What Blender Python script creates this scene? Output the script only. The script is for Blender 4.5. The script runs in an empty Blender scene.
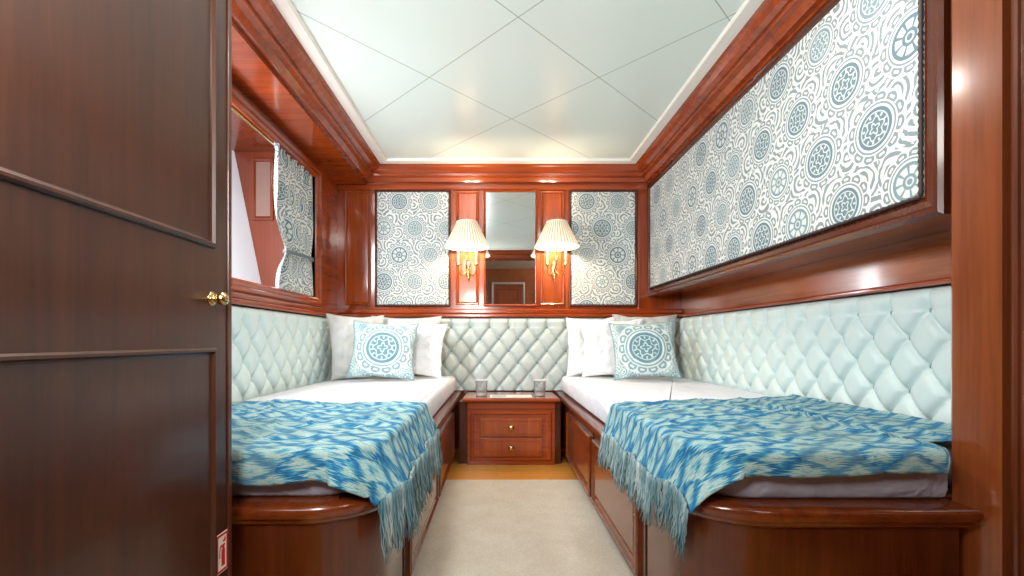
import bpy, bmesh, math, random
from mathutils import Vector, Matrix, noise
random.seed(7)
C = bpy.context.scene.collection
PI = math.pi

# ------------------------------------------------------------------ helpers
def lin(c):
    return tuple(((v/255)/12.92 if v/255 <= .04045 else ((v/255+.055)/1.055)**2.4) for v in c) + (1,)

def link(name, bm, mat, parent=None, smooth=False, local=False):
    me = bpy.data.meshes.new(name)
    bmesh.ops.recalc_face_normals(bm, faces=bm.faces)
    bm.to_mesh(me); bm.free()
    o = bpy.data.objects.new(name, me); C.objects.link(o)
    me.materials.append(mat)
    if smooth:
        for p in me.polygons: p.use_smooth = True
    if parent:
        o.parent = parent
        if not local: o.matrix_parent_inverse = Matrix.Translation(-parent.location)
    return o

def smooth_angle(o, deg=35):
    me = o.data
    for p in me.polygons: p.use_smooth = True
    try: me.set_sharp_from_angle(angle=math.radians(deg))
    except Exception: pass
    return o

def tag(o, label=None, cat=None, group=None, kind=None):
    if label: o['label'] = label
    if cat: o['category'] = cat
    if group: o['group'] = group
    if kind: o['kind'] = kind
    return o

def empty(name, loc=(0,0,0), rz=0):
    o = bpy.data.objects.new(name, None); C.objects.link(o)
    o.location = loc; o.rotation_euler = (0,0,rz); o.empty_display_size = .05
    return o

def box(bm, x0,x1,y0,y1,z0,z1, bev=0):
    vs = [bm.verts.new((x,y,z)) for x in (x0,x1) for y in (y0,y1) for z in (z0,z1)]
    fs = [bm.faces.new([vs[i] for i in q]) for q in ((0,1,3,2),(4,6,7,5),(0,4,5,1),(2,3,7,6),(0,2,6,4),(1,5,7,3))]
    if bev:
        es = list({e for f in fs for e in f.edges})
        bmesh.ops.bevel(bm, geom=es, offset=bev, segments=2, affect='EDGES', profile=.5)

def rings(bm, loops, closed=True, cap0=False, cap1=False):
    L = [[bm.verts.new(p) for p in lp] for lp in loops]
    n = len(L[0])
    for a, b in zip(L, L[1:]):
        for i in range(n if closed else n-1):
            j = (i+1) % n
            bm.faces.new((a[i], a[j], b[j], b[i]))
    if cap0: bm.faces.new(list(reversed(L[0])))
    if cap1: bm.faces.new(L[-1])
    return L

def rect_frame(bm, O, U, V, N, u0,u1,v0,v1, prof, cap=False):
    O,U,V,N = map(Vector,(O,U,V,N)); lp=[]
    for ins,h in prof:
        lp.append([O+U*u+V*v+N*h for u,v in ((u0+ins,v0+ins),(u1-ins,v0+ins),(u1-ins,v1-ins),(u0+ins,v1-ins))])
    rings(bm, lp, True, False, cap)

def lathe(bm, prof, seg=24, axis='Z', c=(0,0,0), cap0=True, cap1=True, mod=None):
    lp=[]
    for r,z in prof:
        ring=[]
        for i in range(seg):
            a=2*PI*i/seg; rr = r*(mod(a) if mod else 1)
            x,y = rr*math.cos(a), rr*math.sin(a)
            p = (x,y,z) if axis=='Z' else ((x,z,y) if axis=='Y' else (z,x,y))
            ring.append((p[0]+c[0],p[1]+c[1],p[2]+c[2]))
        lp.append(ring)
    rings(bm, lp, True, cap0, cap1)

def tube(bm, pts, rad, seg=8, caps=True):
    pts=[Vector(p) for p in pts]; lp=[]; n=len(pts); ref=None
    for i,p in enumerate(pts):
        t=(pts[min(i+1,n-1)]-pts[max(i-1,0)]).normalized()
        if ref is None:
            ref = Vector((0,0,1)).cross(t)
            if ref.length<.1: ref = Vector((1,0,0)).cross(t)
        ref = (ref - t*ref.dot(t)).normalized(); b=t.cross(ref)
        r = rad[i] if isinstance(rad,(list,tuple)) else rad
        lp.append([p+(ref*math.cos(2*PI*k/seg)+b*math.sin(2*PI*k/seg))*r for k in range(seg)])
    rings(bm, lp, True, caps, caps)

def offset_poly(poly, d):
    n=len(poly); out=[]
    for i in range(n):
        a,b,c = Vector(poly[i-1]),Vector(poly[i]),Vector(poly[(i+1)%n])
        e1=(b-a).normalized(); e2=(c-b).normalized()
        n1=Vector((-e1.y,e1.x)); n2=Vector((-e2.y,e2.x))
        m=(n1+n2); m = m/ max(.2,(1+n1.dot(n2)))
        out.append(b+m*d)
    return out
def prism(bm, poly, prof, cap0=True, cap1=True):
    lp=[]
    for ins,z in prof:
        lp.append([(p.x,p.y,z) for p in offset_poly(poly,ins)])
    rings(bm, lp, True, cap0, cap1)

# ------------------------------------------------------------------ materials
class NT:
    def __init__(s, name):
        s.m = bpy.data.materials.new(name); s.m.use_nodes=True
        s.t=s.m.node_tree; s.b=s.t.nodes['Principled BSDF']
    def new(s, typ, **k):
        n=s.t.nodes.new(typ)
        for a,v in k.items(): setattr(n,a,v)
        return n
    def L(s,a,b): s.t.links.new(a,b)
    def put(s, inp, v):
        if v is None: return
        if isinstance(v,bpy.types.NodeSocket): s.L(v,inp)
        else: inp.default_value=v
    def M(s, op, a, b=None, c=None):
        n=s.new('ShaderNodeMath',operation=op)
        for i,v in enumerate((a,b,c)): s.put(n.inputs[i],v)
        return n.outputs[0]
    def mix(s, f, a, b):
        n=s.new('ShaderNodeMix',data_type='RGBA')
        s.put(n.inputs[0],f); s.put(n.inputs[6],a); s.put(n.inputs[7],b)
        return n.outputs[2]
    def coord(s, which='Object', scale=(1,1,1), loc=(0,0,0), rot=(0,0,0)):
        tc=s.new('ShaderNodeTexCoord'); mp=s.new('ShaderNodeMapping')
        s.L(tc.outputs[which],mp.inputs[0]); mp.inputs[3].default_value=scale; mp.inputs[1].default_value=loc; mp.inputs[2].default_value=rot
        return mp.outputs[0]
    def noise(s, vec, scale=5, detail=3, rough=.5, dist=0):
        n=s.new('ShaderNodeTexNoise'); s.L(vec,n.inputs['Vector'])
        n.inputs['Scale'].default_value=scale; n.inputs['Detail'].default_value=detail
        n.inputs['Roughness'].default_value=rough; n.inputs['Distortion'].default_value=dist
        return n.outputs[0]
    def ramp(s, f, stops, interp='LINEAR'):
        n=s.new('ShaderNodeValToRGB'); s.L(f,n.inputs[0]); r=n.color_ramp; r.interpolation=interp
        while len(r.elements)<len(stops): r.elements.new(.5)
        for e,(p,c) in zip(r.elements,stops): e.position=p; e.color=c
        return n.outputs[0]
    def bump(s, h, strength=.3, dist=.01):
        n=s.new('ShaderNodeBump'); s.L(h,n.inputs['Height']); n.inputs['Strength'].default_value=strength; n.inputs['Distance'].default_value=dist
        s.L(n.outputs[0],s.b.inputs['Normal'])
    def set(s, **k):
        for a,v in k.items(): s.put(s.b.inputs[a.replace('_',' ')],v)

def plain(name, col, rough=.5, metal=0, noise_amt=.08, nscale=30, bump=0, **k):
    n=NT(name); v=n.coord(); f=n.noise(v,nscale,3)
    c=lin(col); d=tuple(x*(1-noise_amt*2) for x in c[:3])+(1,)
    n.L(n.mix(f,d,tuple(min(1,x*(1+noise_amt)) for x in c[:3])+(1,)), n.b.inputs['Base Color'])
    n.set(Roughness=rough,Metallic=metal,**k)
    if bump: n.bump(f,bump,.004)
    return n.m

def wood(name, dark, light, axis='z', rough=.2, coat=.5):
    n=NT(name)
    sc={'x':(1.2,26,26),'y':(26,1.2,26),'z':(26,26,1.2)}[axis]
    v=n.coord(scale=sc); f1=n.noise(v,1.0,5,.6,.8); f2=n.noise(v,5.0,4,.65)
    v2=n.coord(scale=(1.5,1.5,1.5)); f3=n.noise(v2,1.3,2)
    f=n.M('ADD',n.M('MULTIPLY',f1,.5),n.M('ADD',n.M('MULTIPLY',f2,.26),n.M('MULTIPLY',f3,.32)))
    n.L(n.ramp(f,[(.34,lin(dark)),(.74,lin(light))]),n.b.inputs['Base Color'])
    n.set(Roughness=rough); n.b.inputs['Coat Weight'].default_value=coat; n.b.inputs['Coat Roughness'].default_value=.1
    return n.m

WD=(104,34,8); WL=(176,76,22)
W_Z=wood('mahogany_vertical',WD,WL,'z'); W_X=wood('mahogany_cross',WD,WL,'x'); W_Y=wood('mahogany_long',WD,WL,'y')
W_PAN=wood('mahogany_panel',(110,40,10),(182,84,26),'z')
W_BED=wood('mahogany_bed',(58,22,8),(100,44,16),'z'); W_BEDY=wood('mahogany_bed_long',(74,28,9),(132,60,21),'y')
W_LIGHT=wood('mahogany_light',(132,62,26),(186,104,52),'y')
W_PILLAR=wood('mahogany_pillar',(98,46,20),(150,80,40),'z')
W_DARK=wood('mahogany_dark',(56,20,9),(90,37,15),'z',.25)
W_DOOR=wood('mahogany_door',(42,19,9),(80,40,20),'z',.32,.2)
W_POST=wood('mahogany_post',(66,29,13),(108,52,25),'z',.28,.35)
W_DOORX=wood('mahogany_door_edge',(56,26,15),(96,48,28),'y',.3,.3)

def suzani(name, centred=False, W=.222, H=.190):
    n=NT(name); uv=n.coord('UV')
    sep=n.new('ShaderNodeSeparateXYZ'); n.L(uv,sep.inputs[0])
    def white_noise(x,y):
        cb=n.new('ShaderNodeCombineXYZ'); n.L(x,cb.inputs[0]); n.L(y,cb.inputs[1])
        wn=n.new('ShaderNodeTexWhiteNoise',noise_dimensions='2D'); n.L(cb.outputs[0],wn.inputs[0]); return wn.outputs[0]
    def lattice(w,h,ou,ov):
        vv=n.M('ADD',n.M('DIVIDE',sep.outputs[1],h),ov); row=n.M('FLOOR',vv)
        par=n.M('MULTIPLY',n.M('FLOORED_MODULO',row,2.0),.5)
        uu=n.M('ADD',n.M('ADD',n.M('DIVIDE',sep.outputs[0],w),ou),par); colm=n.M('FLOOR',uu)
        lx=n.M('MULTIPLY',n.M('SUBTRACT',n.M('SUBTRACT',uu,colm),.5),w)
        ly=n.M('MULTIPLY',n.M('SUBTRACT',n.M('SUBTRACT',vv,row),.5),h)
        return lx,ly,white_noise(colm,row)
    def med(lx,ly,s,rnd=None,petals=12):
        r=n.M('MULTIPLY',n.M('SQRT',n.M('ADD',n.M('MULTIPLY',lx,lx),n.M('MULTIPLY',ly,ly))),s)
        th=n.M('ARCTAN2',ly,lx)
        if rnd is not None: r=n.M('MULTIPLY',r,n.M('ADD',.95,n.M('MULTIPLY',rnd,.28)))
        ph=n.M('MULTIPLY',rnd,6.28) if rnd is not None else 0.0
        cos=lambda k,q=0.0: n.M('COSINE',n.M('ADD',n.M('ADD',n.M('MULTIPLY',th,float(k)),ph),q))
        disc=n.M('LESS_THAN',r,.27)
        ring=n.M('COMPARE',r,.215,.008)
        ring2=n.M('COMPARE',r,n.M('ADD',.135,n.M('MULTIPLY',cos(6),.022)),.011)
        core=n.M('COMPARE',r,n.M('ADD',.06,n.M('MULTIPLY',cos(4),.02)),.012)
        rays=n.M('MULTIPLY',n.M('COMPARE',r,.178,.022),n.M('GREATER_THAN',cos(petals,3.1),.55))
        white=n.M('MAXIMUM',n.M('MAXIMUM',rays,core),n.M('MAXIMUM',ring,ring2))
        if rnd is not None:
            alt=n.M('MULTIPLY',n.M('GREATER_THAN',n.M('ABSOLUTE',cos(4)),.38),n.M('COMPARE',r,.165,.055))
            alt=n.M('MAXIMUM',alt,n.M('COMPARE',r,.055,.012))
            pick=n.M('GREATER_THAN',n.M('FRACT',n.M('MULTIPLY',rnd,7.3)),.6)
            white=n.M('ADD',n.M('MULTIPLY',alt,pick),n.M('MULTIPLY',white,n.M('SUBTRACT',1.0,pick)))
        teal=n.M('MULTIPLY',disc,n.M('SUBTRACT',1.0,n.M('MULTIPLY',white,.85)))
        o1=n.M('COMPARE',r,.315,.013)
        sc=n.M('ABSOLUTE',cos(petals/2.0))
        outer=n.M('ADD',.395,n.M('MULTIPLY',sc,.06))
        buds=n.M('MULTIPLY',n.M('LESS_THAN',r,outer),n.M('GREATER_THAN',r,.35))
        hole=n.M('MULTIPLY',n.M('COMPARE',r,.395,.018),n.M('GREATER_THAN',sc,.8))
        gap=n.M('LESS_THAN',sc,.22)
        buds=n.M('MULTIPLY',buds,n.M('SUBTRACT',1.0,n.M('MAXIMUM',hole,gap)))
        grey=n.M('MAXIMUM',o1,buds)
        inside=n.M('LESS_THAN',r,.475)
        return teal,grey,inside
    lx,ly,rn=lattice(W,H,.13,.21)
    t1,g1,in1=med(lx,ly,1/(W*1.0),rn)
    wob=n.noise(uv,9,2,.5,.8)
    l2x,l2y,rn2=lattice(W/2.0,H/1.9,.37,.05)
    r2=n.M('SQRT',n.M('ADD',n.M('MULTIPLY',l2x,l2x),n.M('MULTIPLY',l2y,l2y)))
    th2=n.M('ARCTAN2',l2y,l2x)
    spiral=n.M('FRACT',n.M('ADD',n.M('ADD',n.M('MULTIPLY',r2,46.0 if not centred else 70.0),n.M('MULTIPLY',th2,.159)),n.M('MULTIPLY',wob,2.2)))
    curl=n.M('COMPARE',spiral,.5,n.M('ADD',.10,n.M('MULTIPLY',n.noise(uv,30,1),.26)))
    bg=n.M('MULTIPLY',curl,n.M('SUBTRACT',1.0,in1))
    teal=t1; grey=n.M('MAXIMUM',g1,bg)
    if centred:
        t0,g0,in0=med(sep.outputs[0],sep.outputs[1],2.75,None,14)
        keep=n.M('SUBTRACT',1.0,in0)
        teal=n.M('MAXIMUM',t0,n.M('MULTIPLY',teal,keep)); grey=n.M('MAXIMUM',g0,n.M('MULTIPLY',grey,keep))
        tealc=lin((84,134,148)); greyc=lin((112,152,160)); basec=lin((214,226,224))
    else:
        tealc=n.mix(n.M('GREATER_THAN',rn,.5),lin((80,112,124)),lin((112,138,146))); nz2=n.noise(uv,3,2)
        greyc=n.mix(nz2,lin((104,112,116)),lin((106,132,140))); basec=lin((216,221,217))
    base=n.mix(n.M('MULTIPLY',grey,.85),basec,greyc)
    col=n.mix(n.M('MULTIPLY',teal,.92),base,tealc)
    n.L(col,n.b.inputs['Base Color']); n.set(Roughness=.85)
    w=n.noise(n.coord('UV'),600,1); n.bump(w,.15,.002)
    return n.m
SUZ=suzani('suzani_fabric'); SUZC=suzani('suzani_cushion_fabric',True,.12,.105)

def ikat(name):
    n=NT(name); uv=n.coord('UV')
    jit=n.noise(n.coord('UV',scale=(12,460,1)),1.0,2,.65)
    jit2=n.noise(n.coord('UV',scale=(10,46,1)),1.0,3,.6)
    big=n.noise(n.coord('UV',scale=(3,6,1)),1.0,2,.5)
    tint=n.noise(n.coord('UV',scale=(3,5,1)),1.0,2,.5)
    sep=n.new('ShaderNodeSeparateXYZ'); n.L(uv,sep.inputs[0])
    u=n.M('ADD',sep.outputs[0],n.M('MULTIPLY',n.M('SUBTRACT',jit,.5),.13))
    u=n.M('ADD',u,n.M('MULTIPLY',n.M('SUBTRACT',jit2,.5),.11))
    v=n.M('ADD',sep.outputs[1],n.M('MULTIPLY',n.M('SUBTRACT',jit2,.5),.05))
    du=n.M('ABSOLUTE',n.M('SUBTRACT',n.M('FRACT',n.M('MULTIPLY',u,8.0)),.5))
    dv=n.M('ABSOLUTE',n.M('SUBTRACT',n.M('FRACT',n.M('MULTIPLY',v,13.0)),.5))
    # alternating wide and narrow bands across the cloth
    band=n.M('SINE',n.M('MULTIPLY',v,41.0))
    d=n.M('FRACT',n.M('ADD',n.M('ADD',n.M('MULTIPLY',n.M('ADD',du,dv),1.7),n.M('MULTIPLY',band,.10)),n.M('MULTIPLY',big,1.3)))
    col=n.ramp(d,[(0,lin((196,208,200))),(.13,lin((140,180,176))),(.24,lin((54,144,164))),(.38,lin((8,104,162))),(.50,lin((12,54,110))),(.60,lin((18,112,158))),(.72,lin((76,160,170))),(.86,lin((192,206,196))),(1,lin((110,148,146)))])
    col=n.mix(n.M('MULTIPLY',n.M('GREATER_THAN',tint,.54),.28),col,lin((128,150,138)))
    fine=n.noise(n.coord('UV',scale=(60,700,1)),1.0,1)
    n.L(n.mix(n.M('MULTIPLY',fine,.25),col,lin((48,114,138))),n.b.inputs['Base Color']); n.set(Roughness=.9)
    n.bump(fine,.3,.003)
    return n.m
IKAT=ikat('ikat_throw_fabric')
n=NT('fringe_yarn'); f=n.noise(n.coord(scale=(60,60,3)),1.0,2)
n.L(n.ramp(f,[(.3,lin((62,108,122))),(.5,lin((114,144,150))),(.7,lin((176,188,186)))]),n.b.inputs['Base Color']); n.set(Roughness=.9); FRINGE=n.m

LEATHER=plain('pale_blue_upholstery',(206,224,222),.38,0,.03,60,.05)
LEATHERB=plain('pale_grey_upholstery',(190,202,198),.42,0,.03,60,.05)
BUTTON=plain('button_upholstery',(124,148,150),.45,0,.03,60)
def linen(name,col,amt=.04):
    n=NT(name); v=n.coord(); a=n.noise(v,5,4,.55,.5)
    c=lin(col); n.L(n.mix(a,tuple(x*(1-amt*2) for x in c[:3])+(1,),c),n.b.inputs['Base Color']); n.set(Roughness=.85); n.bump(a,.6,.05); return n.m
SHEET=linen('white_bed_linen',(232,236,244)); PILW=linen('white_pillow_cotton',(240,241,243)); PILG=linen('grey_pillow_cotton',(198,202,200)); MATT=linen('lilac_grey_mattress_cover',(168,166,178))
BRASS=plain('polished_brass',(204,176,122),.2,1,.05,20)
WHITE=plain('white_paint',(238,236,228),.4,0,.02,10)
RED=plain('red_enamel',(196,40,30),.4,0,.03,30)
PAPER=plain('printed_paper',(222,220,210),.5,0,.05,60)
PAPERB=plain('blue_grey_print',(150,170,176),.5,0,.1,60)
TIE=plain('curtain_tie_fabric',(128,146,152),.8,0,.2,80)
MIR=plain('mirror_silver',(225,230,230),.02,1,.0,5)
n=NT('clear_glass'); n.set(Roughness=.03,IOR=1.5,Alpha=.24)
lw=n.new('ShaderNodeLayerWeight'); lw.inputs[0].default_value=.35
n.L(n.mix(lw.outputs[1],(.55,.6,.6,1),(.10,.12,.13,1)),n.b.inputs['Base Color']); n.L(n.M('ADD',.14,n.M('MULTIPLY',lw.outputs[1],.75)),n.b.inputs['Alpha']); GLASS=n.m
RIM=plain('glass_rim',(244,248,250),.1,0,.02,30)
n=NT('cream_carpet'); a=n.noise(n.coord(),190,3,.75); b=n.noise(n.coord(),9,3,.6)
n.L(n.ramp(n.M('ADD',n.M('MULTIPLY',a,.75),n.M('MULTIPLY',b,.25)),[(.3,lin((224,210,188))),(.65,lin((255,250,236)))]),n.b.inputs['Base Color']); n.set(Roughness=.95); n.bump(a,1,.015); CARPET=n.m
n=NT('oak_floor'); v=n.coord(); br=n.new('ShaderNodeTexBrick'); n.L(n.coord(scale=(1,1,1)),br.inputs['Vector'])
br.inputs['Scale'].default_value=1; br.inputs['Brick Width'].default_value=.6; br.inputs['Row Height'].default_value=.07; br.inputs['Mortar Size'].default_value=.001
br.inputs['Color1'].default_value=lin((226,160,72)); br.inputs['Color2'].default_value=lin((206,138,58)); br.inputs['Mortar'].default_value=lin((110,66,28))
g=n.noise(n.coord(scale=(2,40,1)),1.5,4); n.L(n.mix(n.M('MULTIPLY',g,.4),br.outputs[0],lin((150,96,44))),n.b.inputs['Base Color']); n.set(Roughness=.3); OAK=n.m
n=NT('ceiling_panels'); sep=n.new('ShaderNodeSeparateXYZ'); n.L(n.coord(),sep.inputs[0])
s1=n.M('ADD',sep.outputs[0],sep.outputs[1]); s2=n.M('SUBTRACT',sep.outputs[1],sep.outputs[0])
j=None
for s_,vals in ((s1,(1.80,2.59)),(s2,(1.64,2.43,.85))):
    for c_ in vals:
        q=n.M('COMPARE',s_,c_,.0032); j=q if j is None else n.M('MAXIMUM',j,q)
n.L(n.mix(j,lin((222,236,230)),lin((172,182,174))),n.b.inputs['Base Color']); n.set(Roughness=.25); n.bump(n.M('SUBTRACT',1.0,j),.3,.003); CEIL=n.m
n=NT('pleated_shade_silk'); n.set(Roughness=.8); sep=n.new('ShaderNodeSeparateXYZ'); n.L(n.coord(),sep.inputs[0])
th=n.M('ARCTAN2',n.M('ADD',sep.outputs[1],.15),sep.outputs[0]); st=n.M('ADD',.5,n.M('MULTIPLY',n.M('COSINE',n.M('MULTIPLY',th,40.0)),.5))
pc=n.mix(st,lin((180,148,112)),lin((250,236,212)))  # darker stripes put the shade of the pleat folds into the colour
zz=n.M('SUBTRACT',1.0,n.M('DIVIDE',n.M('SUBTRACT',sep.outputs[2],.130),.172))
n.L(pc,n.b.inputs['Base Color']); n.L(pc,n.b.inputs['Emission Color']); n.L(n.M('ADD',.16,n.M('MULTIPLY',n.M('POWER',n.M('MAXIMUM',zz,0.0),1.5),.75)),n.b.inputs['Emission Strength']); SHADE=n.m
n=NT('blind_daylight_glow'); n.set(Roughness=.7); n.L(n.mix(n.noise(n.coord(),8),lin((215,224,228)),lin((232,238,240))),n.b.inputs['Base Color'])
n.b.inputs['Emission Color'].default_value=lin((225,235,245)); n.b.inputs['Emission Strength'].default_value=.4; BLIND=n.m  # daylight through the blind put in as a weak emission
SHADOW=plain('shadow_gap',(30,14,8),.6)

# ------------------------------------------------------------------ geometry constants
XL,XR,YB,YF,ZC = -1.14,1.32,3.25,.25,2.0

# ------------------------------------------------------------------ setting
def struct(name, bm, mat, smooth=False, parent=None, label=None):
    o=link(name,bm,mat,parent,smooth)
    if not parent: tag(o,label,None,None,'structure')
    return o
bm=bmesh.new(); box(bm,-1.7,1.9,-1.3,3.3,-.05,0); struct('floor',bm,OAK,label='honey coloured oak plank floor')
bm=bmesh.new(); box(bm,-1.7,1.9,-1.3,3.3,ZC,ZC+.05); struct('ceiling',bm,CEIL,label='pale ceiling of large diagonal panels')
bm=bmesh.new(); box(bm,-1.2,1.4,YB,YB+.05,0,ZC); struct('wall_back',bm,W_Z,label='mahogany back wall')
bm=bmesh.new(); box(bm,XR,XR+.05,YF,YB,0,ZC); struct('wall_right',bm,W_LIGHT,label='mahogany wall on the right')
bm=bmesh.new()
WY0,WY1,WZ0,WZ1=1.5,2.85,1.05,1.81
box(bm,XL-.03,XL,YF,YB,0,WZ0); box(bm,XL-.03,XL,YF,YB,WZ1,ZC); box(bm,XL-.03,XL,WY1,YB,WZ0,WZ1); box(bm,XL-.03,XL,YF,WY0,WZ0,WZ1)
struct('wall_left',bm,W_Y,label='mahogany wall on the left around the window')
bm=bmesh.new()
box(bm,-1.7,-.62,.17,YF,0,ZC); box(bm,1.0,1.9,.17,YF,0,ZC); box(bm,-.62,1.0,.17,YF,1.88,ZC)
struct('wall_front',bm,W_DARK,label='dark wood wall around the entrance')
bm=bmesh.new(); box(bm,-1.75,1.9,-1.35,-1.3,0,ZC); box(bm,-1.75,-1.7,-1.3,YF,0,ZC); box(bm,1.9,1.95,-1.3,YF,0,ZC)
for u0,u1 in ((-.85,-.25),(-.12,.5),(.65,1.3)):
    rect_frame(bm,(0,-1.3,0),(1,0,0),(0,0,1),(0,1,0),u0,u1,.1,1.8,[(0,0),(0,.03),(.03,.035),(.05,.02),(.06,.005)])
struct('wall_corridor',bm,W_LIGHT,label='panelled corridor wall behind the entrance')
d2=empty('door_2',(.19,-1.29,0)); tag(d2,'corridor door seen in the mirror',None,None,'structure')
bm=bmesh.new(); box(bm,-.06,.44,-1.3,-1.27,.02,1.72,.004)
rect_frame(bm,(0,-1.27,0),(1,0,0),(0,0,1),(0,1,0),.0,.38,1.0,1.66,[(0,0),(0,.01),(.02,.012),(.03,0)])
link('door_leaf',bm,W_PAN,d2)
bm=bmesh.new(); rect_frame(bm,(0,-1.27,0),(1,0,0),(0,0,1),(0,1,0),-.09,.47,0.0,1.76,[(0,-.02),(0,.02),(.012,.024),(.024,.01),(.03,0)])
link('door_architrave',bm,WHITE,d2)

# cornice ring
bm=bmesh.new()
inner=(-.80,.40,.95,3.12)
prof=[(0,2.0),(0,1.988),(.012,1.982),(.02,1.975),(.03,1.955),(.05,1.945),(.06,1.945),(.062,1.93),(.085,1.922),(.10,1.905),(.105,1.90),(.128,1.90),(.128,1.885)]
lp=[]
for o_,z in prof:
    lp.append([(inner[0]-o_,inner[1]-o_,z),(inner[2]+o_,inner[1]-o_,z),(inner[2]+o_,inner[3]+o_,z),(inner[0]-o_,inner[3]+o_,z)])
rings(bm,lp)
box(bm,XL,-.93,YF,YB-.001,1.885,1.90)
box(bm,1.075,XR,YF,YB-.001,1.885,1.90)
box(bm,-.93,1.075,YF,.275,1.885,1.90)
struct('trim_1',bm,W_X,label='stepped mahogany crown moulding around the ceiling')
bm=bmesh.new()
rect_frame(bm,(0,0,ZC),(1,0,0),(0,1,0),(0,0,-1),-.80,.95,.40,3.12,[(0,0),(0,.012),(.05,.012),(.056,.006),(.058,0)])
struct('trim_2',bm,WHITE,label='white border strip around the ceiling panels')
bm=bmesh.new(); BO=((0,YB,0),(1,0,0),(0,0,1),(0,-1,0))
bead=[(0,0),(0,.010),(.006,.014),(.012,.010),(.016,.002),(.022,.006),(.03,.006)]
for u0,u1 in ((-1.085,-.90),(-.292,-.128),(.312,.480)):
    rect_frame(bm,*BO,u0,u1,1.03,1.845,bead,True)
box(bm,-.885,-.865,YB-.008,YB,1.0,1.885)
for xx in (-.32,.502,1.01): box(bm,xx-.006,xx+.006,YB-.008,YB,1.0,1.885,.002)
struct('trim_3',bm,W_PAN,label='narrow raised mahogany panels between the fabric panels')
bm=bmesh.new()
box(bm,XL+.005,XR-.005,YB-.05,YB-.001,.94,.965,.006); box(bm,XL+.005,XR-.005,YB-.035,YB-.001,.966,1.0,.008)
box(bm,XL+.005,1.07,YB-.02,YB-.001,1.848,1.884,.006)
struct('trim_4',bm,W_X,label='mahogany ledge above the back headboard')
bm=bmesh.new()
box(bm,XL+.001,XL+.05,YF+.7,YB-.052,.93,.955,.006); box(bm,XL+.001,XL+.03,YF+.7,YB-.052,.956,.985,.006)
struct('trim_5',bm,W_Y,label='mahogany ledge above the left headboard')
bm=bmesh.new(); box(bm,XR-.05,XR-.001,1.09,YB-.052,.94,.958,.006)
struct('trim_6',bm,W_Y,label='mahogany ledge above the right headboard')

# right pillar and post
bm=bmesh.new(); prism(bm,[Vector(p) for p in ((1.03,1.03),(1.06,.955),(1.315,.955),(1.315,1.055),(1.052,1.055))],[(0,.0),(0,1.884)])
struct('trim_7',bm,W_PILLAR,label='flat mahogany pillar at the foot of the right bed')
bm=bmesh.new()
box(bm,1.063,1.315,.60,.945,0,1.884,.006)
for yy in (.93,.90,.84,.80): tube(bm,[(1.063,yy,.001),(1.063,yy,1.883)],.007,8)
struct('trim_8',bm,W_POST,label='dark moulded door post at the right edge')

# ------------------------------------------------------------------ window
w=empty('window_1',(XL,2.2,WZ0)); tag(w,'deep mahogany window recess in the left wall',None,None,'structure')
bm=bmesh.new(); rect_frame(bm,(XL,0,0),(0,1,0),(0,0,1),(1,0,0),WY0-.06,WY1+.06,WZ0-.06,WZ1+.05,[(0,0),(0,.02),(.008,.026),(.02,.026),(.03,.016),(.045,.016),(.055,.008),(.06,0),(.06,-.03)])
link('window_frame',bm,W_Y,w)
bm=bmesh.new()
box(bm,-1.75,XL-.031,WY1+.005,WY1+.03,WZ0-.03,ZC); box(bm,-1.75,XL-.031,WY0-.03,WY0,WZ0-.03,ZC); box(bm,-1.75,XL-.031,WY0,WY1,1.96,ZC)
rect_frame(bm,(0,WY1+.005,0),(1,0,0),(0,0,1),(0,-1,0),-1.53,-1.40,1.53,1.92,[(0,0),(0,.012),(.01,.016),(.02,.008),(.024,.002)])
link('reveal',bm,wood('reveal_mahogany',(112,48,26),(140,66,38),'z'),w)
bm=bmesh.new(); box(bm,-1.51,-1.42,WY1-.001,WY1+.004,1.555,1.895); link('reveal_inset',bm,plain('brown_grey_inset',(150,120,110),.3),w)
bm=bmesh.new(); box(bm,-1.75,XL-.005,WY0,WY1+.004,WZ0-.03,WZ0,.004); link('window_sill',bm,W_Y,w)
bm=bmesh.new()
v=[bm.verts.new(p) for p in ((-1.46,WY0,1.05),(-1.46,WY1,1.05),(-1.645,WY1,1.96),(-1.645,WY0,1.96),(-1.49,WY0,1.05),(-1.49,WY1,1.05),(-1.675,WY1,1.96),(-1.675,WY0,1.96))]
for q in ((0,1,2,3),(7,6,5,4),(0,4,5,1),(2,6,7,3),(1,5,6,2),(0,3,7,4)): bm.faces.new([v[i] for i in q])
link('window_blind',bm,BLIND,w)

# curtain
CXX=XL-.010
def curtain():
    bm=bmesh.new(); uvl=bm.loops.layers.uv.new('UVMap'); nu,nv=150,70; g=[]
    for j in range(nv+1):
        t=j/nv; z=1.80-t*.745; row=[]
        cin=math.exp(-((z-1.27)/.09)**2)
        wdt=.50*(1-.20*cin)*(1-.05*t); y1=2.846-.006*cin
        for i in range(nu+1):
            s=i/nu
            y=y1-(1-s)*wdt
            amp=.016*(1-.5*cin)*(1-.5*s)
            x=CXX-.002+amp*math.sin(s*2*PI*6.5+.8*math.sin(t*5)+1.8*t)+.007*math.sin(s*31+t*9)
            row.append((bm.verts.new((x,y,z)),(s*.80,z)))
        g.append(row)
    for j in range(nv):
        for i in range(nu):
            q=[g[j][i],g[j][i+1],g[j+1][i+1],g[j+1][i]]
            f=bm.faces.new([a[0] for a in q])
            for l,a in zip(f.loops,q): l[uvl].uv=a[1]
    return bm
ct=empty('curtain',(CXX,2.595,1.055)); tag(ct,'blue and white medallion print curtain tied back in the window recess','curtain')
link('curtain_panel',curtain(),SUZ,ct,True)
bm=bmesh.new(); pts=[(CXX+.026*math.sin(a),2.65+.19*math.cos(a),1.27+.008*math.cos(a)) for a in [2*PI*i/32 for i in range(33)]]
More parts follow.
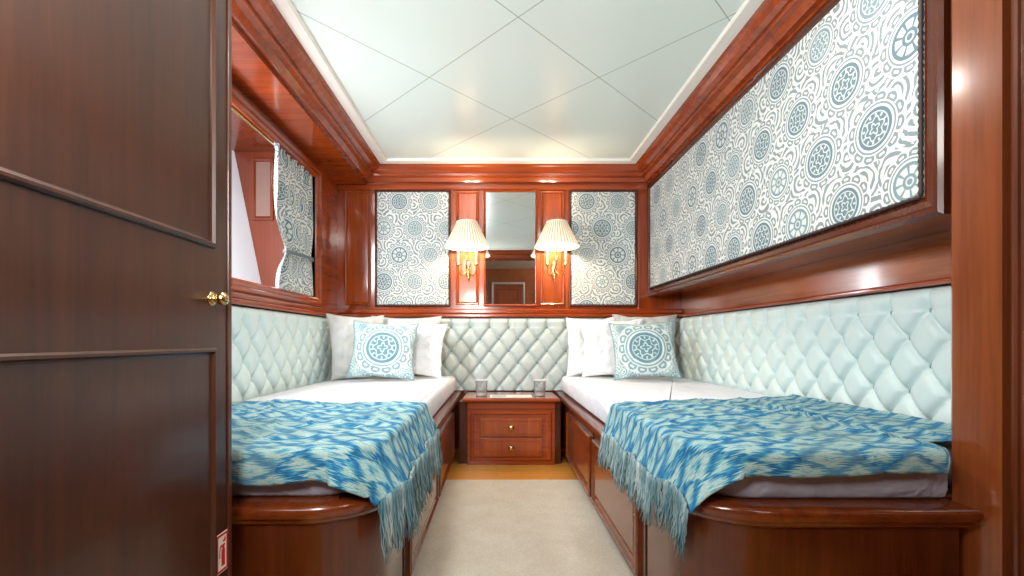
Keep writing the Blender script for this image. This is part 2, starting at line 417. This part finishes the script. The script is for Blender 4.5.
for dz in (-.006,.004): tube(bm,[(p[0],p[1],p[2]+dz) for p in pts],.005,6,False)
link('tieback',bm,TIE,ct,True)
bm=bmesh.new(); tube(bm,[(CXX-.01,WY0+.01,1.795),(CXX-.01,WY1-.005,1.795)],.006,10); link('curtain_rod',bm,BRASS,ct,True)

# ------------------------------------------------------------------ fabric panels & mirror
def uvquad_panel(bm,O,U,V,N,u0,u1,v0,v1,h=.012,r=.008):
    uvl=bm.loops.layers.uv.verify(); O,U,V,N=map(Vector,(O,U,V,N))
    prof=[(0,0),(0,h*.5),(r*.3,h*.85),(r,h)]
    L=[]
    for ins,hh in prof:
        L.append([(bm.verts.new(O+U*a+V*b+N*hh),(a,b)) for a,b in ((u0+ins,v0+ins),(u1-ins,v0+ins),(u1-ins,v1-ins),(u0+ins,v1-ins))])
    def F(q):
        f=bm.faces.new([a[0] for a in q])
        for l,a in zip(f.loops,q): l[uvl].uv=a[1]
    for a,b in zip(L,L[1:]):
        for i in range(4): F([a[i],a[(i+1)%4],b[(i+1)%4],b[i]])
    F(L[-1])
for (u0,u1,lab) in ((-.857,-.343,'blue medallion fabric wall panel left of the mirror, above left bed pillows'),(.529,.986,'blue medallion fabric wall panel right of the mirror, above right bed pillows')):
    t=empty('fabric_panel',((u0+u1)/2,YB-.001,1.03)); tag(t,lab,'wall panel','medallion fabric panels on the back wall')
    bm=bmesh.new(); rect_frame(bm,(0,YB-.001,0),(1,0,0),(0,0,1),(0,-1,0),u0-.012,u1+.012,1.018,1.849,[(0,0),(0,.014),(.005,.018),(.012,.010),(.014,0)])
    link('frame',bm,W_DARK,t)
    bm=bmesh.new(); uvquad_panel(bm,(0,YB-.001,0),(1,0,0),(0,0,1),(0,-1,0),u0+.002,u1-.002,1.032,1.835)
    link('fabric',bm,SUZ,t)
t=empty('mirror',(.096,YB-.001,1.035)); tag(t,'tall rectangular mahogany framed mirror between the two sconces','mirror')
bm=bmesh.new(); rect_frame(bm,(0,YB-.001,0),(1,0,0),(0,0,1),(0,-1,0),-.095,.287,1.02,1.848,[(0,0),(0,.016),(.006,.02),(.013,.012),(.016,.003)])
link('frame',bm,W_X,t)
bm=bmesh.new(); box(bm,-.079,.271,YB-.006,YB-.002,1.036,1.832); link('mirror_glass',bm,MIR,t)

# ------------------------------------------------------------------ right wall cabinet
cab=empty('wall_cabinet',(1.2,2.2,1.08)); tag(cab,'long upper cabinet on the right wall with blue medallion fabric front','cabinet')
CX=1.09; CY0=1.115
bm=bmesh.new(); box(bm,CX+.002,XR-.004,CY0,YB-.055,1.10,1.884); link('body',bm,W_Y,cab)
CO=((CX,0,0),(0,1,0),(0,0,1),(-1,0,0))
bm=bmesh.new()
rect_frame(bm,*CO,1.10,YB-.004,1.085,1.884,[(0,-.05),(0,.010),(.008,.018),(.02,.018),(.028,.010),(.045,.008),(.055,.0)])
link('frame',bm,W_DARK,cab)
bm=bmesh.new(); uvquad_panel(bm,*CO,1.160,YB-.012,1.145,1.875,.009,.003); link('fabric',bm,SUZ,cab)
bm=bmesh.new()
for a,b in (((CX-.010,1.160,1.146),(CX-.010,YB-.014,1.146)),((CX-.010,1.160,1.874),(CX-.010,YB-.014,1.874)),((CX-.010,1.160,1.146),(CX-.010,1.160,1.874))):
    A,B=Vector(a),Vector(b); nseg=int((B-A).length/.010)
    tube(bm,[A+(B-A)*(i/nseg) for i in range(nseg+1)],[.0065 if i%2 else .004 for i in range(nseg+1)],6)
link('beaded_piping',bm,plain('dark_piping',(56,50,50),.6),cab,True)

# ------------------------------------------------------------------ headboards
def headboard(name,label,O,U,V,N,L,zb,zt,mat):
    O,U,V,N=map(Vector,(O,U,V,N))
    t=empty(name,O+U*(L/2)+V*zb); tag(t,label,'headboard','button tufted headboards')
    w_,h_=.135,.166; ztop=zt-.070; st=.0048; nu=int(L/st); nv=int((zt-zb)/st); bm=bmesh.new(); g=[]
    for j in range(nv+2):
        z=zb+(zt-zb)*min(j,nv)/nv; row=[]
        for i in range(nu+1):
            u=L*i/nu
            vv=z-ztop
            if vv<=0:
                a=u/w_+vv/h_; b=u/w_-vv/h_
                da,db=abs(math.sin(PI*a)),abs(math.sin(PI*b))
                s=math.sqrt(.5*(da*da+db*db))
                c=min(da,db)
                crease=math.exp(-(c/.24)**1.15)
            else:
                da=abs(math.sin(PI*u/w_)); k=min(1,vv/.06)
                s=min(1,math.sqrt(.5*da*da+(k*.9)**2)); c=da
                crease=math.exp(-(c/.24)**1.15)
            dip=math.exp(-(s/.34)**1.3)
            H=.054-.026*dip-.021*crease*(1-.45*dip)
            e=max(0,(z-(zt-.04))/.04); H*=math.sqrt(max(0,1-e**2.6*.97))
            ee=max(0,1-min(u,L-u)/.02); H*=math.sqrt(max(.02,1-ee*ee))
            if j==nv+1: H=0
            row.append(bm.verts.new(O+U*u+V*z+N*H))
        g.append(row)
    for j in range(nv+1):
        for i in range(nu): bm.faces.new((g[j][i],g[j][i+1],g[j+1][i+1],g[j+1][i]))
    link('padding',bm,mat,t,True)
    bm=bmesh.new(); lathe(bm,[(.001,.007),(.006,.0055),(.010,.001),(.010,-.008)],14)
    me=None; r=0
    while ztop-r*h_/2>max(zb,.53)+.02:
        z=ztop-r*h_/2; u=(0 if r%2==0 else w_/2)
        while u<L-.02:
            if u>.03:
                p=O+U*u+V*z+N*.021
                if me is None:
                    ob=link('button',bm,BUTTON,t,True,True); me=ob.data
                else:
                    ob=bpy.data.objects.new('button',me); C.objects.link(ob); ob.parent=t
                ob.location=p-t.location; ob.rotation_euler=N.to_track_quat('Z','Y').to_euler()
            u+=w_
        r+=1
headboard('headboard','tufted pale grey headboard across the back wall behind the bedside cabinet',(XL+.008,YB-.006,0),(1,0,0),(0,0,1),(0,-1,0),XR-XL-.016,.426,.938,LEATHERB)
headboard('headboard','long tufted pale blue headboard under the patterned upper cabinet',(XR-.006,1.08,0),(0,1,0),(0,0,1),(-1,0,0),2.085,.426,.938,LEATHER)
headboard('headboard','tufted pale blue headboard on the window wall behind the open door',(XL+.006,1.02,0),(0,1,0),(0,0,1),(1,0,0),2.14,.426,.928,LEATHER)

# ------------------------------------------------------------------ beds
def outline(xi,xo,y0,y1,R,xn=None,yn=None,left=False):
    P=[(xi,y1)]
    for k in range(11):
        a=PI+k*(PI/2)/10
        P.append((xi+R+R*math.cos(a),y0+R+R*math.sin(a)))
    if xn: P+= [(xn,y0),(xn,yn),(xo,yn),(xo,y1)]
    else: P+=[(xo,y0),(xo,y1)]
    P=[Vector(p) for p in P]
    if left: P=[Vector((-p.x,p.y)) for p in reversed(P)]
    return P
def bed(left):
    if left: xi,xo,y0,kw=.27,1.10,1.0,dict(left=True); nm='built-in mahogany bed base under the window beside the open door'
    else: xi,xo,y0,kw=.43,1.29,.985,dict(xn=1.0,yn=1.085); nm='built-in mahogany bed base on the right with rounded foot corner'
    s=-1 if left else 1
    t=empty('bed_base',(s*(xi+xo)/2,2.1,0)); tag(t,nm,'bed','twin bed bases')
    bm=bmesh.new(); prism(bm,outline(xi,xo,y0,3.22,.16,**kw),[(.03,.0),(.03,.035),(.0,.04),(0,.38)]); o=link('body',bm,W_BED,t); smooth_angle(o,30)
    pr=[(.01,.372),(-.004,.375),(-.012,.382),(-.014,.39),(-.022,.394),(-.026,.404),(-.026,.412),(-.02,.42),(-.008,.424),(.05,.424)]
    bm=bmesh.new(); prism(bm,outline(xi,xo,y0,3.22,.16,**kw),pr); o=link('rail',bm,W_BEDY,t); smooth_angle(o,40)
    X=s*xi
    for a,b in ((2.06,2.74),(1.36,2.0)):
        bm=bmesh.new(); rect_frame(bm,(X,0,0),(0,1,0),(0,0,1),(-s,0,0),a,b,.07,.345,[(0,0),(0,.010),(.006,.015),(.014,.015),(.02,.007),(.03,.004),(.05,.010),(.055,.010)],True)
        link('side_panel',bm,W_BEDY,t)
    for yy in (2.03,1.31):
        bm=bmesh.new(); box(bm,min(X,X-s*.003),max(X,X-s*.003),yy-.003,yy+.003,.045,.37); link('joint_strip',bm,SHADOW,t)
    if left: mo=outline(.295,1.060,1.02,3.155,.12,left=True)
    else: mo=outline(.455,1.237,1.005,3.155,.12,.995,1.09)
    mt=empty('mattress',(t.location.x,2.1,.425)); tag(mt,'mattress under white sheet on the '+('window side bed' if left else 'right bed, lilac grey at its foot'),'mattress','twin mattresses')
    bm=bmesh.new(); prism(bm,mo,[(.012,.426),(.003,.434),(0,.45),(0,.49),(.006,.508),(.02,.518)]); o=link('core',bm,MATT,mt); smooth_angle(o,50)
    if left: so=outline(.288,1.063,1.25,3.157,.02,left=True)
    else: so=outline(.448,1.239,1.25,3.157,.02)
    bm=bmesh.new(); prism(bm,so,[(.004,.432),(0,.44),(0,.505),(.004,.518),(.012,.527),(.026,.531)]); o=link('sheet',bm,SHEET,mt); smooth_angle(o,50)
bed(True); bed(False)

# throws
def sstep(a,b,x):
    t=max(0,min(1,(x-a)/(b-a))); return t*t*(3-2*t)
def throw(left):
    s=-1 if left else 1
    xe=.285 if left else .445; ye=1.012 if left else .998; R=.13; zt=.541
    A=.760 if left else .790
    def pos(S,T):
        if left:
            hang=.118-.025*sstep(.75,1,T)+.006*math.sin(T*17); far=.70+.015*math.sin(S*9)+.02*(1-S); hb=.088-.030*sstep(.7,1,S)+.006*math.sin(S*23)
        else:
            hang=.114-.03*sstep(.75,1,T)+.006*math.sin(T*19+1); far=.70+.20*(1-S)**1.2+.014*math.sin(S*11); hb=.064+.004*math.sin(S*12)
            inn0=A-S*(A+hang)
            k=sstep(.515,.555,inn0); hb=hb*(1-k)+(-.075)*k
        a=-A+S*(A+hang); b=-far+T*(far+hb)
        qx,qy=a+R,b+R
        if qx>0 and qy>0:
            L=math.hypot(qx,qy); sd=L-R; nx,ny=qx/L,qy/L; bx_,by_=-R+nx*R,-R+ny*R
        elif a>b: sd=a; nx,ny=1,0; bx_,by_=0,b
        else: sd=b; nx,ny=0,1; bx_,by_=a,0
        nz=noise.noise(Vector((a*5,b*9,3 if left else 8)))
        n2=noise.noise(Vector((a*16+b*8,b*18,1)))
        n3=1-abs(noise.noise(Vector((a*7+b*3,b*12-a*3,5 if left else 2))))*2
        flat=.35+.65*sstep(0,.3,S)
        edge=1-.6*sstep(-.06,0,b)
        cre=.010*max(0,n3)**3*flat*edge
        wr=(.006*nz+.003*n2)*flat*edge+cre
        if sd<=0:
            x,y,z=a,b,zt+wr
        else:
            r=.022; ang=min(sd/r,PI/2); out=r*math.sin(ang); dn=r*(1-math.cos(ang)); rest=max(0,sd-r*PI/2)
            rip=math.sin(b*42+3*nz)*.35+ (math.sin(math.atan2(qy,qx)*7)*.5 if (qx>0 and qy>0) else 0)
            spread=.42 if nx>.3 else .12
            out+=rest*(spread+.22*rip); dn+=rest*.95
            x=bx_+nx*out; y=by_+ny*out; z=zt-dn+wr*max(0,1-rest*12)
        inn=-x
        if inn>A-.05: z+=.010*((inn-(A-.05))/.05)**2
        X=s*(xe-x); Y=ye-y
        z=max(z,.43) if (inn>.0 and Y>ye-.02 and sd>0) else z
        return Vector((X,Y,z)),(S*.95,T*.85)
    t=empty('throw_blanket',(s*(xe+.3),1.35,.54))
    tag(t,'blue and white ikat throw with fringe over the foot of the '+('window side bed' if left else 'right bed'),'blanket','fringed ikat throws')
    bm=bmesh.new(); uvl=bm.loops.layers.uv.new('UVMap'); nu,nv=170,140; g=[]
    for j in range(nv+1):
        g.append([(lambda q:(bm.verts.new(q[0]),q[1]))(pos(i/nu,j/nv)) for i in range(nu+1)])
    for j in range(nv):
        for i in range(nu):
            q=[g[j][i],g[j][i+1],g[j+1][i+1],g[j+1][i]]
            f=bm.faces.new([a[0] for a in q])
            for l,a in zip(f.loops,q): l[uvl].uv=a[1]
    o=link('cloth',bm,IKAT,t,True)
    sm=o.modifiers.new('thickness','SOLIDIFY'); sm.thickness=.003; sm.offset=0
    bm=bmesh.new(); N=190
    rnd=random.Random(5 if left else 9)
    for k in range(N):
        T=(k+.5)/N
        p,_=pos(1,T); p0,_=pos(.96,T)
        out=Vector((p.x-p0.x,p.y-p0.y,0))
        out = out.normalized() if out.length>1e-5 else Vector((-s,0,0))
        for m in range(2):
            ln=(.130 if left else .108)*rnd.uniform(.8,1.15); sw=Vector((rnd.uniform(-.010,.010),rnd.uniform(-.016,.016),0))
            pts=[]
            for q in range(8):
                f=q/7; pts.append(p+out*(.006+.012*f)+sw*f*f+Vector((0,0,.006-ln*f))+Vector((rnd.uniform(-.0025,.0025),rnd.uniform(-.0025,.0025),0)))
            tube(bm,pts,[.0012,.0019,.0013,.0018,.0013,.0017,.0011,.0007],5)
    fr=link('fringe',bm,FRINGE,t,True); tag(fr,'pale blue twisted yarn fringe',None,None,'stuff')
throw(True); throw(False)

# ------------------------------------------------------------------ pillows
def pillow(name,label,cat,group,loc,w_,h_,th,rx,rz,mat,ry=0,seed=0,piping=None):
    bm=bmesh.new(); uvl=bm.loops.layers.uv.new('UVMap'); n_=40
    rum=.008 if piping else .015
    def P(u,v,sgn):
        pin=1-.10*(1-v*v)*abs(u)**3; pin2=1-.10*(1-u*u)*abs(v)**3
        x=u*w_/2*(pin); z=v*h_/2*(pin2)
        tt=((1-abs(u)**2.6)*(1-abs(v)**2.6))
        y=sgn*th/2*max(0,tt)**.55
        nz=noise.noise(Vector((u*2.2+seed,v*2.2,sgn)))
        edge=max(0,tt)**.3
        rd=1-abs(noise.noise(Vector((u*2.5+seed*3,v*2.5,seed+sgn*4))))*2
        y+=sgn*.012*nz*edge+ .008*noise.noise(Vector((u*6,v*6,seed+sgn)))*edge - sgn*rum*max(0,rd)**3*edge*.8
        x+=.006*noise.noise(Vector((v*3,seed,1)))*(1-edge); z+=.006*noise.noise(Vector((u*3,seed,2)))*(1-edge)
        return Vector((x,y,z))
    grids=[]
    for sgn in (-1,1):
        g=[]
        for j in range(n_+1):
            row=[]
            for i in range(n_+1):
                u=-1+2*i/n_; v=-1+2*j/n_
                u=math.sin(u*PI/2)*.5+u*.5; v=math.sin(v*PI/2)*.5+v*.5
                bd = i in (0,n_) or j in (0,n_)
                if sgn==1 and bd: row.append(grids[0][j][i])
                else: row.append((bm.verts.new(P(u,v,sgn)),(u*w_/2,v*h_/2)))
            g.append(row)
        grids.append(g)
        for j in range(n_):
            for i in range(n_):
                q=[g[j][i],g[j][i+1],g[j+1][i+1],g[j+1][i]]
                f=bm.faces.new([a[0] for a in q])
                for l,a in zip(f.loops,q): l[uvl].uv=a[1]
    edge=[grids[0][0][i][0].co.copy() for i in range(n_)]+[grids[0][j][n_][0].co.copy() for j in range(n_)]+[grids[0][n_][n_-i][0].co.copy() for i in range(n_)]+[grids[0][n_-j][0][0].co.copy() for j in range(n_+1)]
    t=empty(name,loc); t.rotation_euler=(rx,ry,rz); tag(t,label,cat,group)
    link('cover',bm,mat,t,True,True)
    bm=bmesh.new(); tube(bm,edge,.004 if piping else .0022,6,False); link('seam',bm,piping or mat,t,True,True)
    return t
PB=plain('blue_grey_piping',(130,160,170),.7)
zb=.535
G='pillows and cushions on the twin beds'
def up(d): return math.radians(d)
pillow('pillow','grey pillow leaning in the corner by the window, leftmost of the pillows','pillow',G,(-.885,2.915,zb+.205),.38,.42,.09,up(-12),up(38),PILG,seed=1)
pillow('pillow','white pillow standing directly behind the left medallion cushion','pillow',G,(-.62,3.10,zb+.205),.48,.41,.07,up(-5),up(0),PILG,seed=2)
pillow('pillow','white pillow peeking out right of the left medallion cushion','pillow',G,(-.535,2.965,zb+.188),.39,.36,.08,up(-12),up(-4),PILW,up(4),seed=3)
pillow('cushion','square blue medallion cushion on the window side bed','cushion',G,(-.69,2.77,zb+.184),.395,.365,.11,up(-20),up(6),SUZC,up(3),seed=4,piping=PB)
pillow('pillow','grey-white pillow behind the right medallion cushion, rightmost of the pillows','pillow',G,(1.01,3.10,zb+.21),.44,.42,.07,up(-4),up(0),PILG,seed=5)
pillow('pillow','white pillow nearest the bedside cabinet on the right bed','pillow',G,(.635,3.08,zb+.20),.33,.40,.08,up(-5),up(0),PILW,seed=6)
pillow('pillow','white pillow tucked between front cushion and back pillow on the right bed','pillow',G,(.75,2.95,zb+.195),.40,.38,.08,up(-9),up(-3),PILW,seed=7)
pillow('cushion','square blue medallion cushion on the right bed','cushion',G,(.895,2.77,zb+.184),.39,.365,.11,up(-20),up(-5),SUZC,up(-2),seed=8,piping=PB)

# ------------------------------------------------------------------ bedside cabinet
ns=empty('bedside_cabinet',(.087,3.0,0)); tag(ns,'small mahogany bedside cabinet with two drawers between the beds','cabinet')
bm=bmesh.new(); box(bm,-.187,.362,2.84,3.165,.0,.395,.003)
rect_frame(bm,(0,2.84,0),(1,0,0),(0,0,1),(0,-1,0),-.165,.34,.03,.335,[(0,0),(0,.006),(.006,.012),(.014,.012),(.02,.004),(.03,.002)])
box(bm,-.187,.362,2.828,2.845,.35,.394,.004)
link('body',bm,W_X,ns)
bm=bmesh.new(); box(bm,-.238,-.189,2.87,3.16,0,.39); box(bm,.364,.402,2.87,3.16,0,.39); link('side_filler',bm,W_DARK,ns)
bm=bmesh.new(); prism(bm,[Vector(p) for p in ((-.214,2.80),(.389,2.80),(.389,3.163),(-.214,3.163))],[(.012,.396),(.004,.398),(0,.404),(0,.412),(.004,.418),(.010,.42)]); link('top',bm,W_X,ns)
for z0,z1 in ((.182,.294),(.055,.17)):
    bm=bmesh.new(); box(bm,-.105,.28,2.826,2.842,z0,z1,.003)
    rect_frame(bm,(0,2.826,0),(1,0,0),(0,0,1),(0,-1,0),-.105+.012,.28-.012,z0+.012,z1-.012,[(0,0),(.002,.004),(.006,.004),(.008,0)])
    dr=link('drawer',bm,W_PAN,ns)
    bm=bmesh.new(); lathe(bm,[(.006,0),(.005,-.010),(.014,-.014),(.018,-.020),(.014,-.027),(.004,-.030)],16,'Y',(.0875,2.825,(z0+z1)/2))
    k=link('knob',bm,BRASS,dr,True)
    k.matrix_parent_inverse=Matrix.Identity(4)
def tumbler(x,y,label):
    t=empty('tumbler',(x,y,.4205)); tag(t,label,'glass','tumblers on the bedside cabinet')
    bm=bmesh.new(); lathe(bm,[(.032,0),(.034,.002),(.040,.100),(.0406,.102),(.039,.102),(.0335,.010),(.028,.007)],28); link('glass_body',bm,GLASS,t,True,True)
    bm=bmesh.new(); tube(bm,[(.0398*math.cos(a),.0398*math.sin(a),.102) for a in [2*PI*i/28 for i in range(29)]],.0018,6,False); lathe(bm,[(.031,.003),(.0325,.005),(.033,.013),(.030,.015)],24); link('rim',bm,RIM,t,True,True)
tumbler(-.10,2.93,'clear glass tumbler on the left end of the bedside cabinet')
tumbler(.275,2.93,'clear glass tumbler on the right end of the bedside cabinet')
m=empty('booklet',(.09,2.87,.421)); tag(m,'flat white booklet lying between the two tumblers','booklet')
bm=bmesh.new(); box(bm,-.045,.22,2.825,2.95,.4208,.425,.001); link('pages',bm,PAPER,m)
bm=bmesh.new(); box(bm,-.03,.06,2.84,2.93,.4252,.4256); box(bm,.10,.20,2.87,2.885,.4252,.4256); link('cover_print',bm,PAPERB,m)

# ------------------------------------------------------------------ rug
rg=empty('rug',(.08,1.2,0)); tag(rg,'cream pile carpet runner on the floor between the beds','rug')
bm=bmesh.new(); prism(bm,[Vector(p) for p in ((-.296,-.6),(.456,-.6),(.456,2.5),(-.296,2.5))],[(0,.001),(0,.010),(.004,.014)]); link('pile',bm,CARPET,rg)

# ------------------------------------------------------------------ sconces
def sconce(x,label):
    t=empty('wall_sconce',(x,YB-.016,1.28)); tag(t,label,'wall lamp','brass sconces beside the mirror')
    bm=bmesh.new(); lathe(bm,[(.018,0),(.018,-.004),(.015,-.008),(.010,-.012),(.004,-.014)],24,'Y')
    bmesh.ops.scale(bm,vec=(1.1,1,3.6),verts=bm.verts); link('backplate',bm,BRASS,t,True,True)
    for s in (-1,1):
        bm=bmesh.new()
        pts=[]
        for k in range(19):
            f=k/18; pts.append((s*.062*math.sin(f*PI/2),-.012-.125*f,-.055*math.sin(f*PI)+.01*f))
        tube(bm,pts,.0042,8)
        lathe(bm,[(.003,-.012),(.006,-.008),(.004,-.003),(.008,.0),(.010,.006),(.018,.012),(.019,.016),(.009,.018),(.009,.028)],16,'Z',(s*.062,-.137,.0)); link('arm',bm,BRASS,t,True,True)
        bm=bmesh.new(); lathe(bm,[(.0075,.028),(.0075,.135),(.005,.138)],14,'Z',(s*.062,-.137,0)); link('candle_tube',bm,WHITE,t,True,True)
    bm=bmesh.new(); tube(bm,[(0,-.012,.0),(0,-.08,-.005),(0,-.15,.01),(0,-.15,.26),],.004,8); lathe(bm,[(.004,.03),(.010,.038),(.012,.046),(.005,.054),(.009,.062),(.005,.07)],14,'Z',(0,-.15,0)); lathe(bm,[(.002,.302),(.006,.31),(.002,.324)],12,'Z',(0,-.15,0)); tube(bm,[(0,-.15,.26),(0,-.15,.304)],.003,6)
    for a in range(3): tube(bm,[(0,-.15,.292),(.068*math.cos(a*2.09),-.15+.068*math.sin(a*2.09),.296)],.0015,5)
    link('stem',bm,BRASS,t,True,True)
    bm=bmesh.new(); lathe(bm,[(.0,-.085),(.006,-.075),(.010,-.062),(.004,-.050),(.003,-.03)],12,'Z',(0,-.03,0)); link('finial',bm,BRASS,t,True,True)
    NP=40; seg=NP*4; lp=[]
    for f in [i/8 for i in range(9)]:
        r=.150+(.069-.150)*f; z=.132+.166*f
        lp.append([((r*(1+.006*math.cos(2*PI*i/4)))*math.cos(2*PI*i/seg),-.15+(r*(1+.006*math.cos(2*PI*i/4)))*math.sin(2*PI*i/seg),z) for i in range(seg)])
    bm=bmesh.new(); rings(bm,lp); sh=link('shade',bm,SHADE,t,False,True)
    sm=sh.modifiers.new('thickness','SOLIDIFY'); sm.thickness=.0015
    for r,z in ((.1505,.132),(.070,.298)):
        bm=bmesh.new(); tube(bm,[(r*math.cos(a),-.15+r*math.sin(a),z) for a in [2*PI*i/64 for i in range(65)]],.0028,6,False); link('shade_trim',bm,WHITE,sh,True,True)
    for s in (-1,1):
        ld=bpy.data.lights.new('sconce_bulb','POINT'); ld.energy=5.2; ld.color=(1,.80,.54); ld.shadow_soft_size=.018
        lo=bpy.data.objects.new('sconce_bulb',ld); C.objects.link(lo); lo.location=(x+s*.035,YB-.016-.15,1.28+.205)
sconce(-.203,'brass sconce with cream pleated shade left of the mirror')
sconce(.405,'brass sconce with cream pleated shade right of the mirror')

# ------------------------------------------------------------------ open door
DX=-.54; DE=.922
d=empty('door_1',(DX-.02,.26,0)); tag(d,'open dark mahogany panelled cabin door in the left foreground',None,None,'structure')
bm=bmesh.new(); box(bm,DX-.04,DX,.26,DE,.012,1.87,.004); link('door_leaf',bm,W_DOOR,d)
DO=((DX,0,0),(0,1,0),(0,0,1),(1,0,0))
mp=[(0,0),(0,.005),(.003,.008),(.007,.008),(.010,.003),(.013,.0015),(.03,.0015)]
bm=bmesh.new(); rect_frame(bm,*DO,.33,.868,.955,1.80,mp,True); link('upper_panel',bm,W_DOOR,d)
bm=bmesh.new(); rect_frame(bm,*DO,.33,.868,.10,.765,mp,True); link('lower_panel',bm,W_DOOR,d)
bm=bmesh.new(); box(bm,DX-.001,DX+.003,DE-.012,DE,.02,1.86,.001); link('edge_bead',bm,W_DOORX,d)
bm=bmesh.new(); lathe(bm,[(.014,0),(.014,.002),(.009,.003),(.0055,.005),(.0055,.010),(.010,.013),(.0125,.019),(.0125,.023),(.009,.028),(.002,.030)],24,'X',(DX,.862,.858)); link('door_knob',bm,BRASS,d,True)
sg=empty('safety_sign',(DX+.001,.896,.328)); tag(sg,'small red and white fire extinguisher sign low on the open door','sign')
y0,y1,z0,z1=.873,.912,.325,.402
bm=bmesh.new(); box(bm,DX+.0002,DX+.0012,y0,y1,z0,z1); link('plate',bm,WHITE,sg)
bm=bmesh.new(); X0,X1=DX+.0012,DX+.0016
rect_frame(bm,(DX+.0012,0,0),(0,1,0),(0,0,1),(1,0,0),y0+.0015,y1-.0015,z0+.0015,z1-.0015,[(0,0),(0,.0004),(.0045,.0004),(.0045,0)])
box(bm,X0,X1,y0+.017,y0+.028,z0+.012,z0+.044); box(bm,X0,X1,y0+.019,y0+.026,z0+.044,z0+.050); box(bm,X0,X1,y0+.013,y0+.028,z0+.050,z0+.054)
tube(bm,[(X1,y0+.013,z0+.052),(X1,y0+.011,z0+.045),(X1,y0+.011,z0+.03)],.001,5)
v=[bm.verts.new((X1,y0+a,z0+b)) for a,b in ((.022,.058),(.029,.058),(.031,.062),(.028,.068),(.025,.063),(.021,.062))]; bm.faces.new(v)
link('pictogram',bm,RED,sg)

# ------------------------------------------------------------------ lights
def area(name,loc,target,sx,sy,e,col=(1,1,1)):
    ld=bpy.data.lights.new(name,'AREA'); ld.shape='RECTANGLE'; ld.size=sx; ld.size_y=sy; ld.energy=e; ld.color=col
    o=bpy.data.objects.new(name,ld); C.objects.link(o); o.location=loc
    o.rotation_euler=(Vector(target)-Vector(loc)).to_track_quat('-Z','Y').to_euler(); return o
area('overhead_fill_left',(-.42,1.20,1.975),(-.42,1.7,0),.25,.35,15,(1,.96,.90))  # added fill lamp above the frame, no ceiling fitting is modelled
area('overhead_fill_right',(.62,1.20,1.975),(.4,1.7,0),.25,.35,11,(1,.96,.90))  # second added overhead fill, kept out of view and out of the mirror
area('bounce_fill',(-.32,.02,1.25),(-.15,2.3,2.0),.28,.4,20,(.99,1,.99))  # added up-facing fill beside the camera, brightens the ceiling
area('corridor_fill_right',(.85,-.25,1.9),(.1,2.4,.5),.4,.25,2,(1,.96,.9))  # added fill from the corridor side, not a fitting of the place
area('corridor_fill_left',(-.42,-.25,1.9),(.3,2.4,.5),.35,.25,7,(1,.96,.9))  # added fill through the entrance, matching the one on the right
area('corridor_fill_rear',(1.2,-.5,1.9),(.2,-1.3,1.0),.3,.3,8,(1,.96,.9))  # added lamp to brighten the corridor wall reflected in the mirror
area('window_daylight',(-1.38,1.62,1.5),(-.2,2.9,.7),.15,.6,28,(.9,.95,1))

wld=bpy.data.worlds.new('World'); bpy.context.scene.world=wld; wld.use_nodes=True
wld.node_tree.nodes['Background'].inputs[0].default_value=(.8,.9,1,1); wld.node_tree.nodes['Background'].inputs[1].default_value=.5

# ------------------------------------------------------------------ camera
cd=bpy.data.cameras.new('camera'); cam=bpy.data.objects.new('camera',cd); C.objects.link(cam)
cam.location=(0,0,.78); cam.rotation_euler=(PI/2,0,0); cd.lens=16; cd.sensor_width=36
cd.shift_x=15/1024; cd.shift_y=52/1024; cd.clip_start=.01
bpy.context.scene.camera=cam
bpy.context.scene.view_settings.view_transform='Standard'
bpy.context.scene.view_settings.look='None'
